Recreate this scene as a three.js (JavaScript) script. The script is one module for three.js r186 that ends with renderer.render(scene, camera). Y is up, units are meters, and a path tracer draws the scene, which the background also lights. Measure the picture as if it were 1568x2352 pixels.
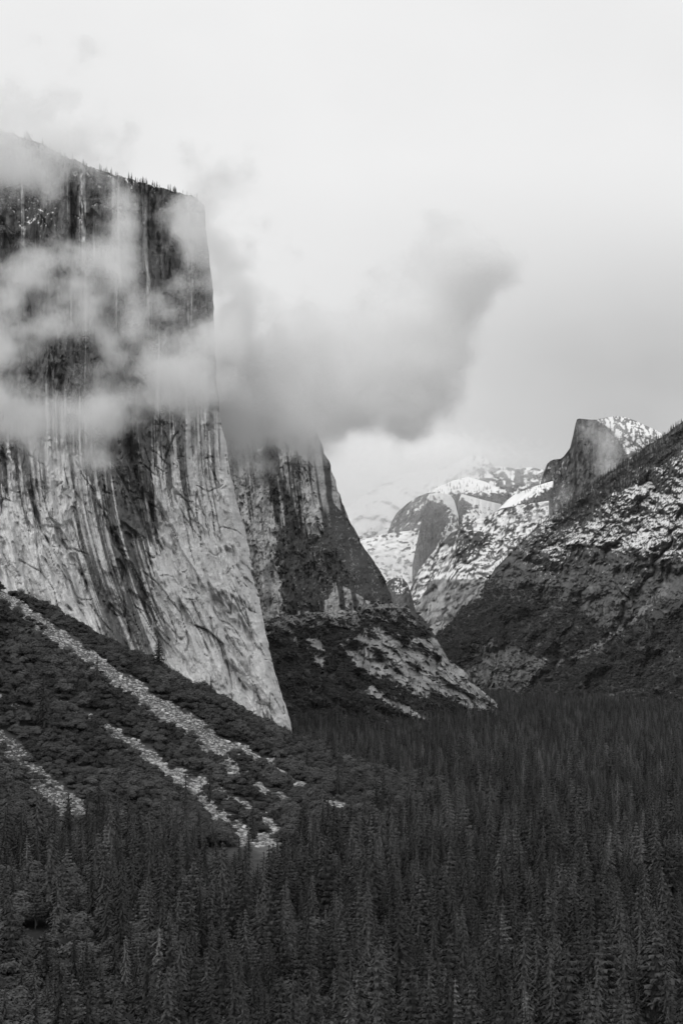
import * as THREE from 'three';
import { mergeGeometries } from 'three/addons/utils/BufferGeometryUtils.js';

/* ------------------------------------------------------------------ camera, sky, sun, exposure */
const scene = new THREE.Scene();
const EYE = 150;                                   // the viewpoint stands 150 m above the valley floor
const PITCH = Math.atan(324 / 4389);
const camera = new THREE.PerspectiveCamera(30, 682 / 1024, 1, 60000);
camera.position.set(0, EYE, 0);
camera.rotation.x = PITCH;
scene.add(camera);

const renderer = new THREE.WebGLRenderer();
renderer.toneMapping = THREE.LinearToneMapping;
renderer.toneMappingExposure = 1.0;
renderer.shadowMap.enabled = true;

const SUN_DIR = new THREE.Vector3(-0.40, 0.68, 0.62).normalize();
const sun = new THREE.DirectionalLight(new THREE.Color(1, 0.995, 0.985), 1.4);
sun.position.copy(SUN_DIR).multiplyScalar(9000);
sun.target.position.set(0, 0, -3000);
sun.position.add(sun.target.position);
sun.castShadow = true;
sun.shadow.radius = 45;
sun.shadow.camera.left = -4000; sun.shadow.camera.right = 4000; sun.shadow.camera.top = 4000; sun.shadow.camera.bottom = -4000; sun.shadow.camera.far = 30000;
sun.shadow.mapSize.set(4096, 4096);
scene.add(sun); scene.add(sun.target);

/* ------------------------------------------------------------------ noise and small helpers */
function rng(seed) { let s = seed | 0; return () => { s = (s + 0x6d2b79f5) | 0; let t = Math.imul(s ^ (s >>> 15), 1 | s); t = (t + Math.imul(t ^ (t >>> 7), 61 | t)) ^ t; return ((t ^ (t >>> 14)) >>> 0) / 4294967296; }; }
const PERM = new Uint8Array(512), GR = new Float32Array(256 * 3);
{ const r = rng(11), p = [...Array(256).keys()]; for (let i = 255; i > 0; i--) { const j = (r() * (i + 1)) | 0; [p[i], p[j]] = [p[j], p[i]]; } for (let i = 0; i < 512; i++) PERM[i] = p[i & 255];
  for (let i = 0; i < 256; i++) { const z = r() * 2 - 1, a = r() * 6.2832, q = Math.sqrt(1 - z * z); GR[i * 3] = q * Math.cos(a); GR[i * 3 + 1] = q * Math.sin(a); GR[i * 3 + 2] = z; } }
function noise(x, y, z) {
  const ix = Math.floor(x), iy = Math.floor(y), iz = Math.floor(z), fx = x - ix, fy = y - iy, fz = z - iz, X = ix & 255, Y = iy & 255, Z = iz & 255;
  const u = fx * fx * fx * (fx * (fx * 6 - 15) + 10), v = fy * fy * fy * (fy * (fy * 6 - 15) + 10), w = fz * fz * fz * (fz * (fz * 6 - 15) + 10);
  const A = PERM[X] + Y, B = PERM[X + 1] + Y, AA = PERM[A & 511 & 255 | 0] + Z, AB = PERM[(A + 1) & 255] + Z, BA = PERM[B & 255] + Z, BB = PERM[(B + 1) & 255] + Z;
  const g = (h, a, b, c) => { const k = PERM[h & 255] * 3; return GR[k] * a + GR[k + 1] * b + GR[k + 2] * c; };
  const l = (a, b, t) => a + (b - a) * t;
  return 1.5 * l(l(l(g(AA, fx, fy, fz), g(BA, fx - 1, fy, fz), u), l(g(AB, fx, fy - 1, fz), g(BB, fx - 1, fy - 1, fz), u), v), l(l(g(AA + 1, fx, fy, fz - 1), g(BA + 1, fx - 1, fy, fz - 1), u), l(g(AB + 1, fx, fy - 1, fz - 1), g(BB + 1, fx - 1, fy - 1, fz - 1), u), v), w);
}
function fbm(x, y, z, o = 4, gain = 0.5) { let s = 0, a = 1, t = 0; for (let i = 0; i < o; i++) { s += a * noise(x, y, z); t += a; a *= gain; x = x * 2.03 + 17.1; y = y * 2.03 + 5.3; z = z * 2.03 + 9.7; } return s / t; }
function ridged(x, y, z, o = 4) { let s = 0, a = 1, t = 0; for (let i = 0; i < o; i++) { s += a * (1 - Math.abs(noise(x, y, z)) * 2); t += a; a *= 0.5; x = x * 2.03 + 3.1; y = y * 2.03 + 7.3; z = z * 2.03 + 1.7; } return s / t; }
const clamp = (v, a = 0, b = 1) => Math.min(b, Math.max(a, v));
const smooth = (a, b, v) => { const t = clamp((v - a) / (b - a)); return t * t * (3 - 2 * t); };
const mix = (a, b, t) => a + (b - a) * t;
function line(pts) { return (v) => { if (v <= pts[0][0]) return pts[0][1]; for (let i = 1; i < pts.length; i++) if (v <= pts[i][0]) return mix(pts[i - 1][1], pts[i][1], (v - pts[i - 1][0]) / (pts[i][0] - pts[i - 1][0])); return pts[pts.length - 1][1]; }; }
function inPoly(poly, x, y) { let c = false; for (let i = 0, j = poly.length - 1; i < poly.length; j = i++) { const [a, b] = poly[i], [p, q] = poly[j]; if ((b > y) !== (q > y) && x < ((p - a) * (y - b)) / (q - b) + a) c = !c; } return c; }
function distLine(pts, x, y) { let best = 1e9, at = 0; for (let i = 1; i < pts.length; i++) { const [a, b] = pts[i - 1], [c, d] = pts[i], t = clamp(((x - a) * (c - a) + (y - b) * (d - b)) / ((c - a) ** 2 + (d - b) ** 2)), e = Math.hypot(x - mix(a, c, t), y - mix(b, d, t)); if (e < best) { best = e; at = (i - 1 + t) / (pts.length - 1); } } return [best, at]; }

// survey bearings: drawing units of the survey sheet (1568 x 2352) and a distance in metres give a place in the valley, and back
const F = 4389, CP = Math.cos(PITCH), SP = Math.sin(PITCH);
function at(x, y, D) { const cx = (x - 784) / F, cy = -(y - 1176) / F, dy = cy * CP + SP, dz = CP - cy * SP, k = D / dz; return [cx * k, EYE + dy * k, -D]; }
function bearing(p) { const y = p[1] - EYE, z = p[2], cz = -(z * CP - y * -SP * 0 + y * 0), a = -z * CP + y * SP, b = y * CP + z * SP; return [784 + (p[0] / a) * F, 1176 - (b / a) * F, a, cz]; }

/* ------------------------------------------------------------------ overcast sky */
{
  const W = 2048, H = 1024, d = new Float32Array(W * H * 4);
  for (let r = 0; r < H; r++) {
    const el = ((r + 0.5) / H - 0.5) * Math.PI, sy = Math.sin(el), ce = Math.cos(el);
    for (let c = 0; c < W; c++) {
      const az = ((c + 0.5) / W - 0.5) * 2 * Math.PI, x = Math.cos(az) * ce, z = Math.sin(az) * ce;
      const k = 1 / (Math.max(sy, 0) + 0.22);
      const big = fbm(x * k * 0.9 + 3.7, z * k * 0.9 + 1.2, sy * 2, 4), fine = fbm(x * 7 + 1.3, sy * 11 + 0.4, z * 7 + 2.2, 5);
      const veil = fbm(x * 3.1 + 7.7, sy * 6.5 + 2.1, z * 3.1 + 0.8, 4), round = Math.atan2(z, x) + Math.PI / 2;      // round: angle from straight up the valley
      let v = 0.83 + 0.02 * smooth(0.02, 0.30, sy) + 0.22 * smooth(0.3, 1, sy) + 0.04 * big + 0.05 * fine + 0.07 * veil;
      v -= 0.26 * Math.pow(0.5 + 0.5 * Math.cos(6 * (round - 0.17)), 4) * smooth(0.03, 0.12, sy) * smooth(0.26, 0.14, sy) * (1 + 0.8 * fine);
      if (sy < 0) v = 0.3;
      const o = (r * W + c) * 4; d[o] = v * 0.998; d[o + 1] = v; d[o + 2] = v * 1.002; d[o + 3] = 1;
    }
  }
  const t = new THREE.DataTexture(d, W, H, THREE.RGBAFormat, THREE.FloatType);
  t.mapping = THREE.EquirectangularReflectionMapping; t.magFilter = THREE.LinearFilter; t.needsUpdate = true;
  scene.background = t; scene.environment = t;
}
scene.fog = new THREE.FogExp2(new THREE.Color(0.9, 0.9, 0.9), 0.3e-5);

/* ------------------------------------------------------------------ materials (the photograph is black and white: greys) */
const grey = (v) => new THREE.Color().setRGB(v, v, v);
const matte = (v, extra = {}) => { const m = new THREE.MeshPhysicalMaterial({ color: grey(v), roughness: 0.95, side: THREE.DoubleSide, specularIntensity: 0.2, ...extra }); return m; };
const M = {
  rock: matte(1, { vertexColors: true, roughness: 0.9 }),
  soil: matte(0.035),
  bark: matte(0.05), barkPale: matte(0.11),
  needles: [0.032, 0.044, 0.064].map((v) => matte(v)), needlesPale: matte(0.13), needlesDark: matte(0.035),
  leaves: [0.05, 0.065, 0.08].map((v) => matte(v)),
  farNeedles: matte(0.04),
  stone: [0.28, 0.38, 0.48].map((v) => matte(v)), stoneDark: matte(0.22),
};

const taken = {};
const numbered = (n) => { const k = taken[n] = (taken[n] ?? -1) + 1; return k ? n + '_' + String(k).padStart(3, '0') : n; };
function tag(o, label, category, group, kind) { o.userData.label = label; if (category) o.userData.category = category; if (group) o.userData.group = group; if (kind) o.userData.kind = kind; o.traverse((c) => { c.castShadow = c.receiveShadow = true; }); return o; }
function place(o, name) { o.name = numbered(name); scene.add(o); return o; }

/* ------------------------------------------------------------------ relief: a rock mass with face, sides and back, built at its real distance */
function relief(name, label, o) {
  const { nx, ny } = o, nb = o.nb ?? 3, rows = ny + 1 + nb, cols = nx + 3, n = rows * cols;
  const pos = new Float32Array(n * 3), col = new Float32Array(n * 3), sheet = new Float32Array(n * 3), back = o.back ?? 300;
  for (let i = 0; i < cols; i++) {
    const s = clamp((i - 1) / nx), side = i === 0 || i === cols - 1;
    for (let j = 0; j < rows; j++) {
      const t = clamp((j - nb) / ny), [x, y] = o.sheet(s, t), D = o.depth(x, y, s, t), p = at(x, y, D), k = i * rows + j;
      const behind = Math.max(j < nb ? (nb - j) / nb : 0, side ? 1 : 0);
      p[2] -= behind * back; p[1] -= behind * back * (o.dip ?? 0.06); if (behind) { const w = at(x + (i === 0 ? 6 : i === cols - 1 ? -6 : 0), y, -p[2]); p[0] = w[0]; }
      pos.set(p, k * 3); sheet.set([x, y, t], k * 3);
    }
  }
  const idx = [];
  for (let i = 0; i < cols - 1; i++) for (let j = 0; j < rows - 1; j++) { const a = i * rows + j, b = a + rows; idx.push(a, a + 1, b, b, a + 1, b + 1); }
  const g = new THREE.BufferGeometry();
  g.setAttribute('position', new THREE.BufferAttribute(pos, 3)); g.setIndex(idx); g.computeVertexNormals();
  const nr = g.attributes.normal.array;
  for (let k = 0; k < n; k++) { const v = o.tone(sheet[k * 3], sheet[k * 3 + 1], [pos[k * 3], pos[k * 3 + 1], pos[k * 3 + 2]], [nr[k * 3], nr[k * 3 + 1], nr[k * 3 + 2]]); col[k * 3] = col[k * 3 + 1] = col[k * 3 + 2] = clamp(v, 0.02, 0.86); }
  g.setAttribute('color', new THREE.BufferAttribute(col, 3));
  const m = place(new THREE.Mesh(g, M.rock), name);
  tag(m, label, null, null, 'structure');
  m.userData.kind = 'structure';
  const pick = { n, pos, sheet, normal: nr, rows, nb };
  return pick;
}
const byCols = (x0, x1, top, bot) => (s, t) => { const x = mix(x0, x1, s); return [x, mix(top(x), bot(x), t)]; };

/* ------------------------------------------------------------------ El-shaped great wall at left */
const capRight = line([[280, 440], [440, 462], [470, 470], [540, 474], [650, 488], [760, 492], [880, 498], [960, 506], [1020, 520], [1100, 532], [1180, 552], [1250, 570], [1330, 587], [1400, 600], [1520, 625], [1640, 657], [1720, 680]]);
const capTop = line([[0.0000, 185], [0.1910, 225], [0.3933, 280], [0.4596, 290], [0.5753, 322], [0.6483, 356], [0.7326, 388], [0.7933, 404], [0.8663, 424], [0.9270, 438], [0.9697, 448], [1.0000, 470]]);
const capBot = line([[0, 1420], [0.39, 1440], [0.58, 1520], [0.82, 1640], [1, 1712]]);
// joints, corners and flakes: [how far it steps back (m), which side steps back, width of the recess, course]
const joints = [
  [38, 1, 42, [[1010, 224], [1106, 280], [1174, 312], [1258, 350], [1300, 366]]],
  [20, -1, 34, [[1142, 222], [1198, 254], [1246, 276], [1282, 294], [1338, 330], [1400, 350]]],
  [24, 1, 50, [[1120, 60], [1218, 92], [1286, 132], [1338, 160], [1426, 190]]],
  [16, -1, 22, [[1350, 258], [1438, 300], [1510, 318]]],
  [14, 1, 16, [[1386, 326], [1446, 352], [1490, 370], [1540, 384]]],
  [18, 1, 14, [[1338, 434], [1382, 470]]],
  [22, -1, 20, [[1374, 414], [1434, 446], [1446, 478], [1478, 514], [1526, 528], [1618, 538]]],
  [14, 1, 13, [[1494, 522], [1534, 560], [1594, 592], [1630, 602]]],
  [15, -1, 26, [[1218, 394], [1274, 424], [1310, 450], [1360, 476]]],
  [18, 1, 18, [[980, 512], [1102, 530], [1182, 548], [1318, 576], [1398, 596]]],
  [16, 1, 18, [[900, 424], [980, 432], [1040, 430]]],
  [20, -1, 24, [[960, 372], [1080, 360], [1250, 352]]],
  [26, 1, 16, [[380, 160], [485, 162], [552, 163]]],
  [30, 1, 60, [[400, 304], [450, 314], [560, 330], [660, 344]]],
  [12, -1, 12, [[640, 112], [760, 114], [900, 122], [1010, 128]]],
  [10, 1, 12, [[880, 44], [1000, 62], [1200, 78], [1340, 92]]],
  [9, -1, 10, [[1000, 176], [1120, 184], [1260, 196], [1400, 206]]],
  [10, 1, 10, [[1060, 446], [1180, 470], [1270, 492]]],
  [9, 1, 12, [[1230, 500], [1330, 512], [1420, 528]]],
].map(([a, sd, w, p]) => ({ a, sd, w, x: line(p), y0: p[0][0], y1: p[p.length - 1][0] }));
function lean(x, y) { const k = smooth(900, 1650, y); return x - 0.42 * k * Math.max(0, y - 900) * 0.55; }   // the grain of the rock fans out to the right low down
function capDepth(x, y, s) {
  const u = lean(x, y), wx = fbm(x * 0.02, y * 0.012, 3.3, 3) * 7;
  let d = 2990 + 0.28 * x - 235 * Math.pow(clamp((y - 900) / 760), 1.25) + 18 * fbm(u * 0.008, y * 0.0016, 1.2, 3);
  for (const j of joints) {
    if (y < j.y0 - 20 || y > j.y1 + 20) continue;
    const e = (x + wx * 0.6 - j.x(y)) * j.sd, fade = smooth(j.y0 - 20, j.y0 + 25, y) * (1 - smooth(j.y1 - 25, j.y1 + 20, y));
    if (e > 0) d += j.a * fade * Math.exp(-e / j.w) * smooth(0, 2.5, e);
  }
  const cracks = ridged((u + wx) * 0.035, y * 0.0035, 4.4, 3), flakes = ridged((u + wx) * 0.07 + y * 0.01, y * 0.022, 7.7, 3);
  d += 9 * Math.pow(clamp(cracks), 3) + 4.5 * Math.pow(clamp(flakes), 4) - 5 * fbm(u * 0.11, y * 0.014, 2.2, 3) - 1.6 * fbm(x * 0.09, y * 0.09, 6.1, 4);
  d -= 1.5 * fbm((x + 0.5 * y) * 0.03, (y - 0.5 * x) * 0.03, 12, 3) + 1.3 * fbm(u * 0.26, y * 0.07, 15, 3);
  const q = fbm((u + wx) * 0.02, y * 0.0055, 90, 4) * 8, q0 = Math.floor(q); d -= 5 * (q0 + smooth(0.78, 1, q - q0));       // exfoliation sheets with broken edges
  const r2 = fbm((u - wx) * 0.06, y * 0.012, 95, 3) * 6, r0 = Math.floor(r2); d -= 2.2 * (r0 + smooth(0.7, 1, r2 - r0));
  const c1 = Math.abs(noise((u + 1.5 * wx) * 0.03, y * 0.005, 61)), c2 = Math.abs(noise((x - 0.55 * y + wx) * 0.022, (y + 0.3 * x) * 0.006, 63)), c3 = Math.abs(noise(x * 0.014, (y - 0.35 * x + 2 * wx) * 0.02, 66));
  d += 11 * smooth(0.045, 0, c1) * smooth(0.0, 0.2, noise(x * 0.012, y * 0.006, 67)) + 9 * smooth(0.04, 0, c2) * smooth(0.0, 0.2, noise(x * 0.012, y * 0.008, 68)) + 6 * smooth(0.03, 0, c3) * smooth(0.15, 0.3, noise(x * 0.02, y * 0.02, 69));
  const hollow = fbm((u - 0.2 * y) * 0.014, y * 0.006, 33, 4);
  d += 16 * smooth(0.1, 0.2, hollow) + 14 * smooth(0.3, 0.36, hollow);
  d += 70 * Math.pow(smooth(0.97, 1.0, s), 3) + 30 * smooth(0.83, 1, s);
  return d;
}
const capPatches = [   // darker tone inside these outlines, edges wobbled by noise
  [[196, 1120], [222, 1142], [256, 1200], [290, 1285], [330, 1345], [352, 1440], [366, 1510], [300, 1520], [250, 1500], [200, 1440], [160, 1338], [130, 1280], [150, 1180]],
  [[230, 1010], [285, 1106], [314, 1174], [350, 1262], [366, 1200], [372, 1000], [330, 980]],
  [[404, 960], [430, 930], [500, 910], [512, 990], [530, 1080], [500, 1060], [470, 960], [440, 1040], [410, 1030]],
  [[306, 440], [330, 456], [408, 450], [440, 480], [430, 640], [396, 660], [346, 640], [326, 560]],
  [[118, 380], [220, 370], [226, 560], [150, 560], [110, 500]],
];
const stainShadeEnd = line([[-70, 1160], [60, 1130], [180, 1180], [230, 1130], [300, 1290], [355, 1260], [400, 1130], [450, 1060], [520, 1030], [600, 1030]]);
function capTone(x, y, p, n) {
  const u = lean(x, y), wob = fbm(x * 0.03, y * 0.02, 5, 4) * 40, g = fbm(x * 0.25, y * 0.25, 3, 3);
  let v = 0.54 + 0.12 * fbm(x * 0.012, y * 0.012, 8, 3) + 0.12 * g + 0.09 * fbm(x * 0.07, y * 0.035, 18, 3);
  const st = noise((u + wob * 0.12) * 0.06, y * 0.0018, 2.5) + 0.7 * noise(u * 0.17, y * 0.004, 7.5) + 0.45 * noise(u * 0.42, y * 0.01, 1.5);
  let rough = -0.58 + 0.4 * fbm(x * 0.014, y * 0.008, 50, 3);
  for (const q of capPatches) if (inPoly(q, x + wob, y + wob * 0.7)) rough = Math.max(rough, 0.3 + 0.3 * g);
  // water stains hang down the wall in long streaks; high up the shade of the upper wall is painted in with them, low down only some runs are dark
  const reach = y + 240 * noise(u * 0.03, 3, y * 0.001) + 170 * noise(u * 0.09, 5, 0) + 120 * noise(u * 0.26, 7, 0) - stainShadeEnd(x);
  if (reach < 0) rough = Math.max(rough, (reach < -170 ? 0.85 : 0.4) + 0.3 * g);
  const dark = smooth(0.0, 0.5, st + rough);
  const pale = noise((u - wob * 0.2) * 0.15, y * 0.006, 22) + 0.4 * g;
  v *= 1 - 0.78 * dark;
  v += (0.10 * smooth(0.28, 0.6, pale) - 0.05 * smooth(0.25, 0.5, -pale)) * (1 - 0.85 * dark);
  if (Math.abs(noise(x * 0.018 + 40, (y + x * 0.2) * 0.02, 9)) < 0.012 && noise(x * 0.01, y * 0.01, 31) > 0.1) v += 0.12;    // quartz vein
  if (n[1] > 0.55 && y < 520) v = fbm(x * 0.25, y * 0.3, 2, 3) > 0.02 ? 0.78 : 0.09;     // snow and scrub on the rim
  return v;
}
const cap = relief('granite_cliff', 'huge sheer granite wall with streaked face and sloping base slabs at left', {
  nx: 530, ny: 680, nb: 14, back: 500, dip: -0.02,
  sheet: (s, t) => { const y = mix(capTop(s) + 11 * fbm(s * 36, 1, 2, 5, 0.65), capBot(s), t); return [mix(-420, capRight(y) + 5 * fbm(y * 0.03, 2, 4, 4), s), y]; }, depth: capDepth, tone: capTone,
});

/* ------------------------------------------------------------------ second buttress, behind the great wall */
const butRight = line([[860, 690], [960, 716], [1024, 740], [1060, 755], [1126, 776], [1195, 800], [1213, 815], [1246, 827], [1288, 857], [1330, 884], [1378, 900], [1440, 930]]);
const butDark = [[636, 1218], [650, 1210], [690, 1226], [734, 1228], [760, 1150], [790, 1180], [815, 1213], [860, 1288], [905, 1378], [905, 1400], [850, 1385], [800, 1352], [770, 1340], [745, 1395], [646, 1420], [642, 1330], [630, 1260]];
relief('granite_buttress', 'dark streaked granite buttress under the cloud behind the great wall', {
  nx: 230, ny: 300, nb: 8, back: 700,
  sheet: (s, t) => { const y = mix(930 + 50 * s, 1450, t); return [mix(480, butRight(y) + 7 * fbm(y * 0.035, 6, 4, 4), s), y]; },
  depth: (x, y, s) => {
    const w = fbm(x * 0.03, y * 0.02, 1, 3) * 10, a = ridged((x - 0.16 * (y - 1000) + w) * 0.045, y * 0.006, 14.4, 4), b = ridged(x * 0.1, y * 0.035 + x * 0.02, 4, 3);
    return 4250 + 0.6 * (x - 500) - 150 * Math.pow(clamp((y - 1050) / 400), 1.4) + 12 * Math.pow(clamp(a), 2) + 8 * Math.pow(clamp(b), 3) + 9 * fbm(x * 0.06, y * 0.05, 9, 4) - 7 * Math.floor(7 * fbm(x * 0.03, y * 0.014, 93, 4)) + 260 * Math.pow(smooth(0.72, 1, s), 2);
  },
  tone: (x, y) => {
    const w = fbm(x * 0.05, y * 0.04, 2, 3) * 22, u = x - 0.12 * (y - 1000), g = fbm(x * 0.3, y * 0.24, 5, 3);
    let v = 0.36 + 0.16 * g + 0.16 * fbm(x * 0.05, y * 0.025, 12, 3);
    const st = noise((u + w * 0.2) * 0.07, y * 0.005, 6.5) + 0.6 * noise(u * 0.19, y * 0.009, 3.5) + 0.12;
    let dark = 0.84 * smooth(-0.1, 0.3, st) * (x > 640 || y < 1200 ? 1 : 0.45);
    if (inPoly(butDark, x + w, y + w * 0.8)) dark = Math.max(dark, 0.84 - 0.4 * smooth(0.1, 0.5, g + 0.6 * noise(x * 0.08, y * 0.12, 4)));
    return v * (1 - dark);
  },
});

/* ------------------------------------------------------------------ apron of slabs and scrub below the buttress */
const apTop = line([[560, 1420], [600, 1420], [644, 1416], [740, 1403], [820, 1403], [840, 1380], [904, 1385], [948, 1401], [972, 1421], [988, 1441], [1004, 1469], [1032, 1517], [1068, 1541], [1096, 1577], [1136, 1609], [1152, 1637], [1190, 1665]]);
const apSlab = [[784, 1477], [844, 1449], [872, 1445], [904, 1457], [944, 1469], [1004, 1469], [1032, 1517], [1068, 1541], [1096, 1577], [1140, 1613], [1132, 1633], [1104, 1649], [1076, 1629], [996, 1589], [968, 1607], [936, 1589], [868, 1553], [844, 1549], [820, 1533], [788, 1489]];
const apSlab2 = [[720, 1457], [742, 1480], [750, 1530], [728, 1530], [712, 1480]], apSlab3 = [[740, 1403], [752, 1386], [800, 1352], [850, 1385], [840, 1392], [820, 1405], [770, 1420]];
const apLane = [[850, 1585], [884, 1605], [930, 1630], [980, 1661]];
function slabAt(x, y) { const w = fbm(x * 0.06, y * 0.06, 4, 4) * 30; return inPoly(apSlab, x + w, y + w) || inPoly(apSlab2, x + w, y + w) || inPoly(apSlab3, x, y) || distLine(apLane, x, y)[0] < 9 + w * 0.4; }
const apron = relief('rocky_slope', 'pale slab apron with dark scrub below the buttress', {
  nx: 330, ny: 180, nb: 4, back: 500, dip: 0.25,
  sheet: byCols(560, 1190, (x) => apTop(x) + 8 * fbm(x * 0.04, 3, 1, 4), () => 1705),
  depth: (x, y, s, t) => {
    const e = y - apTop(x), w = fbm(x * 0.03, y * 0.03, 6, 3) * 12, a = ridged((x - 0.75 * (y - 1500) + w) * 0.05, (y + 0.4 * x) * 0.02, 3.4, 4);
    return 4120 - 2.3 * e * (0.6 + 0.4 * smooth(0, 200, e)) + 0.25 * (x - 700) + 16 * Math.pow(clamp(a), 4) + 9 * fbm(x * 0.06, y * 0.06, 2.6, 4) - 17 * Math.floor(6 * fbm((x + 0.5 * y) * 0.02, (y - 0.45 * x) * 0.035, 8, 3)) + 90 * smooth(18, 0, e);
  },
  tone: (x, y) => {
    const g = fbm(x * 0.3, y * 0.3, 5, 3), st = ridged((x - 0.7 * (y - 1500)) * 0.09, y * 0.012, 2, 3);
    const blot = fbm(x * 0.035, y * 0.045, 1, 4), w = 14 * fbm(x * 0.05, y * 0.05, 3, 3), cr = Math.abs(noise((x - 0.62 * (y - 1500) + w) * 0.045, (y - 0.4 * x) * 0.012, 2)), lg = Math.abs(noise((x + w) * 0.012, (y - 0.42 * x + w) * 0.045, 8));
    if (slabAt(x, y)) return lg < 0.05 + 0.1 * blot ? 0.08 : cr < 0.045 ? 0.13 : 0.27 + 0.15 * g + 0.3 * blot;
    const talus = y < apTop(x) + 45 && x > 600 && x < 940 || noise(x * 0.03, y * 0.03, 17) > 0.32;
    return talus && g > -0.12 ? 0.15 + 0.14 * g : 0.05 + 0.03 * g;
  },
});

/* ------------------------------------------------------------------ snow-dusted mountainside at right */
const sideTop = line([[985, 1500], [1004, 1455], [1044, 1425], [1056, 1405], [1100, 1377], [1112, 1345], [1137, 1304], [1179, 1263], [1210, 1231], [1236, 1205], [1272, 1179], [1304, 1153], [1340, 1133], [1376, 1101], [1428, 1065], [1480, 1029], [1527, 997], [1568, 966], [1640, 915], [1900, 760]]);
const ridgeWood = (x, y) => { const e = y - sideTop(x); return smooth(90, 30, e + 45 * fbm(x * 0.03, y * 0.03, 15, 3)) * smooth(1240, 1330, x); };
const sideWood = (x, y) => smooth(1320, 1400, y + 60 * fbm(x * 0.012, y * 0.014, 5, 3) + (1250 - x) * 0.3);
const gullyLine = [[1600, 1290], [1530, 1350], [1450, 1425], [1360, 1490], [1280, 1530]];
const sideCliffs = [[[1290, 1256], [1340, 1246], [1400, 1262], [1470, 1275], [1568, 1290], [1600, 1330], [1520, 1350], [1440, 1330], [1400, 1330], [1330, 1380], [1290, 1360], [1282, 1300]], [[1340, 1340], [1400, 1330], [1450, 1380], [1440, 1440], [1380, 1450], [1335, 1400]], [[1090, 1490], [1150, 1470], [1240, 1510], [1250, 1560], [1180, 1600], [1090, 1600], [1060, 1550]], [[1560, 1380], [1640, 1340], [1640, 1470], [1580, 1450]]];
const cliffAt = (x, y) => { const w = fbm(x * 0.03, y * 0.03, 61, 4) * 45; for (let i = 0; i < 4; i++) if (inPoly(sideCliffs[i], x + w, y + w * 0.6)) return i + 1; return 0; };
function sideDepth(x, y) {
  const e = y - sideTop(x), w = fbm(x * 0.02, y * 0.02, 6, 3) * 22;
  const gully = ridged((x + 0.5 * (y - 1300) + 3 * w) * 0.009, y * 0.005, 3.4, 2), ledge = ridged((x + w) * 0.016, (y + 0.15 * x) * 0.045, 8, 4), c = cliffAt(x, y), flute = ridged((x + w) * 0.05, y * 0.012, 71, 3);
  return 6700 - 3.0 * e + 0.3 * (1568 - x) + 190 * fbm(x * 0.013, y * 0.011, 2.6, 4) + 130 * Math.pow(clamp(gully), 2) + (c ? 60 * flute : 22 * ledge) + 34 * fbm(x * 0.06, y * 0.09, 1.6, 5, 0.62) - 12 * Math.floor(4 * fbm((x + 3 * w) * 0.035, (y + 2 * w) * 0.04, 81, 4)) + 18 * fbm(x * 0.2, y * 0.2, 82, 3) + 70 * smooth(16, 0, e) + 30 * smooth(22, 0, distLine(gullyLine, x, y)[0]);
}
const side = relief('mountain_slope', 'snow-dusted wooded mountainside rising at the right', {
  nx: 540, ny: 390, nb: 4, back: 900, dip: 0.3,
  sheet: byCols(985, 1900, (x) => sideTop(x) + 8 * fbm(x * 0.03, 2, 1, 4), () => 1660),
  depth: sideDepth,
  tone: (x, y, p, n) => {
    const g = fbm(x * 0.24, y * 0.5, 5, 4), mid = fbm(x * 0.05, y * 0.11, 25, 4), big = fbm(x * 0.01, y * 0.012, 35, 3), c = cliffAt(x, y);
    // how much of the ground the fresh snow covers here, clump by clump
    let cover = mix(-0.6, -0.02, smooth(1400, 1250, y + 70 * big + (x < 1250 ? (1250 - x) * 0.7 : 0))) + 0.3 * mid + 0.4 * big;
    if (c === 1) cover -= 0.28; else if (c) cover -= 0.5;
    cover -= 0.5 * ridgeWood(x, y) * (g > -0.3 ? 1 : 0);
    if (x < 1240) cover -= 0.12;
    if (g * 0.85 + (n[1] - 0.66) * 0.6 + cover > 0.03) return 0.62 + 0.16 * g;
    if (c) return 0.085 + 0.09 * fbm(x * 0.12, y * 0.03, 77, 3) + 0.05 * g + 0.07 * smooth(0.1, 0.4, mid);
    if (distLine(gullyLine, x, y)[0] < 7 + 12 * mid) return 0.15 + 0.08 * g;
    return y > 1380 ? 0.05 + 0.03 * g + 0.07 * smooth(0.15, 0.4, mid) : 0.09 + 0.08 * g + 0.05 * mid;
  },
});

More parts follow.
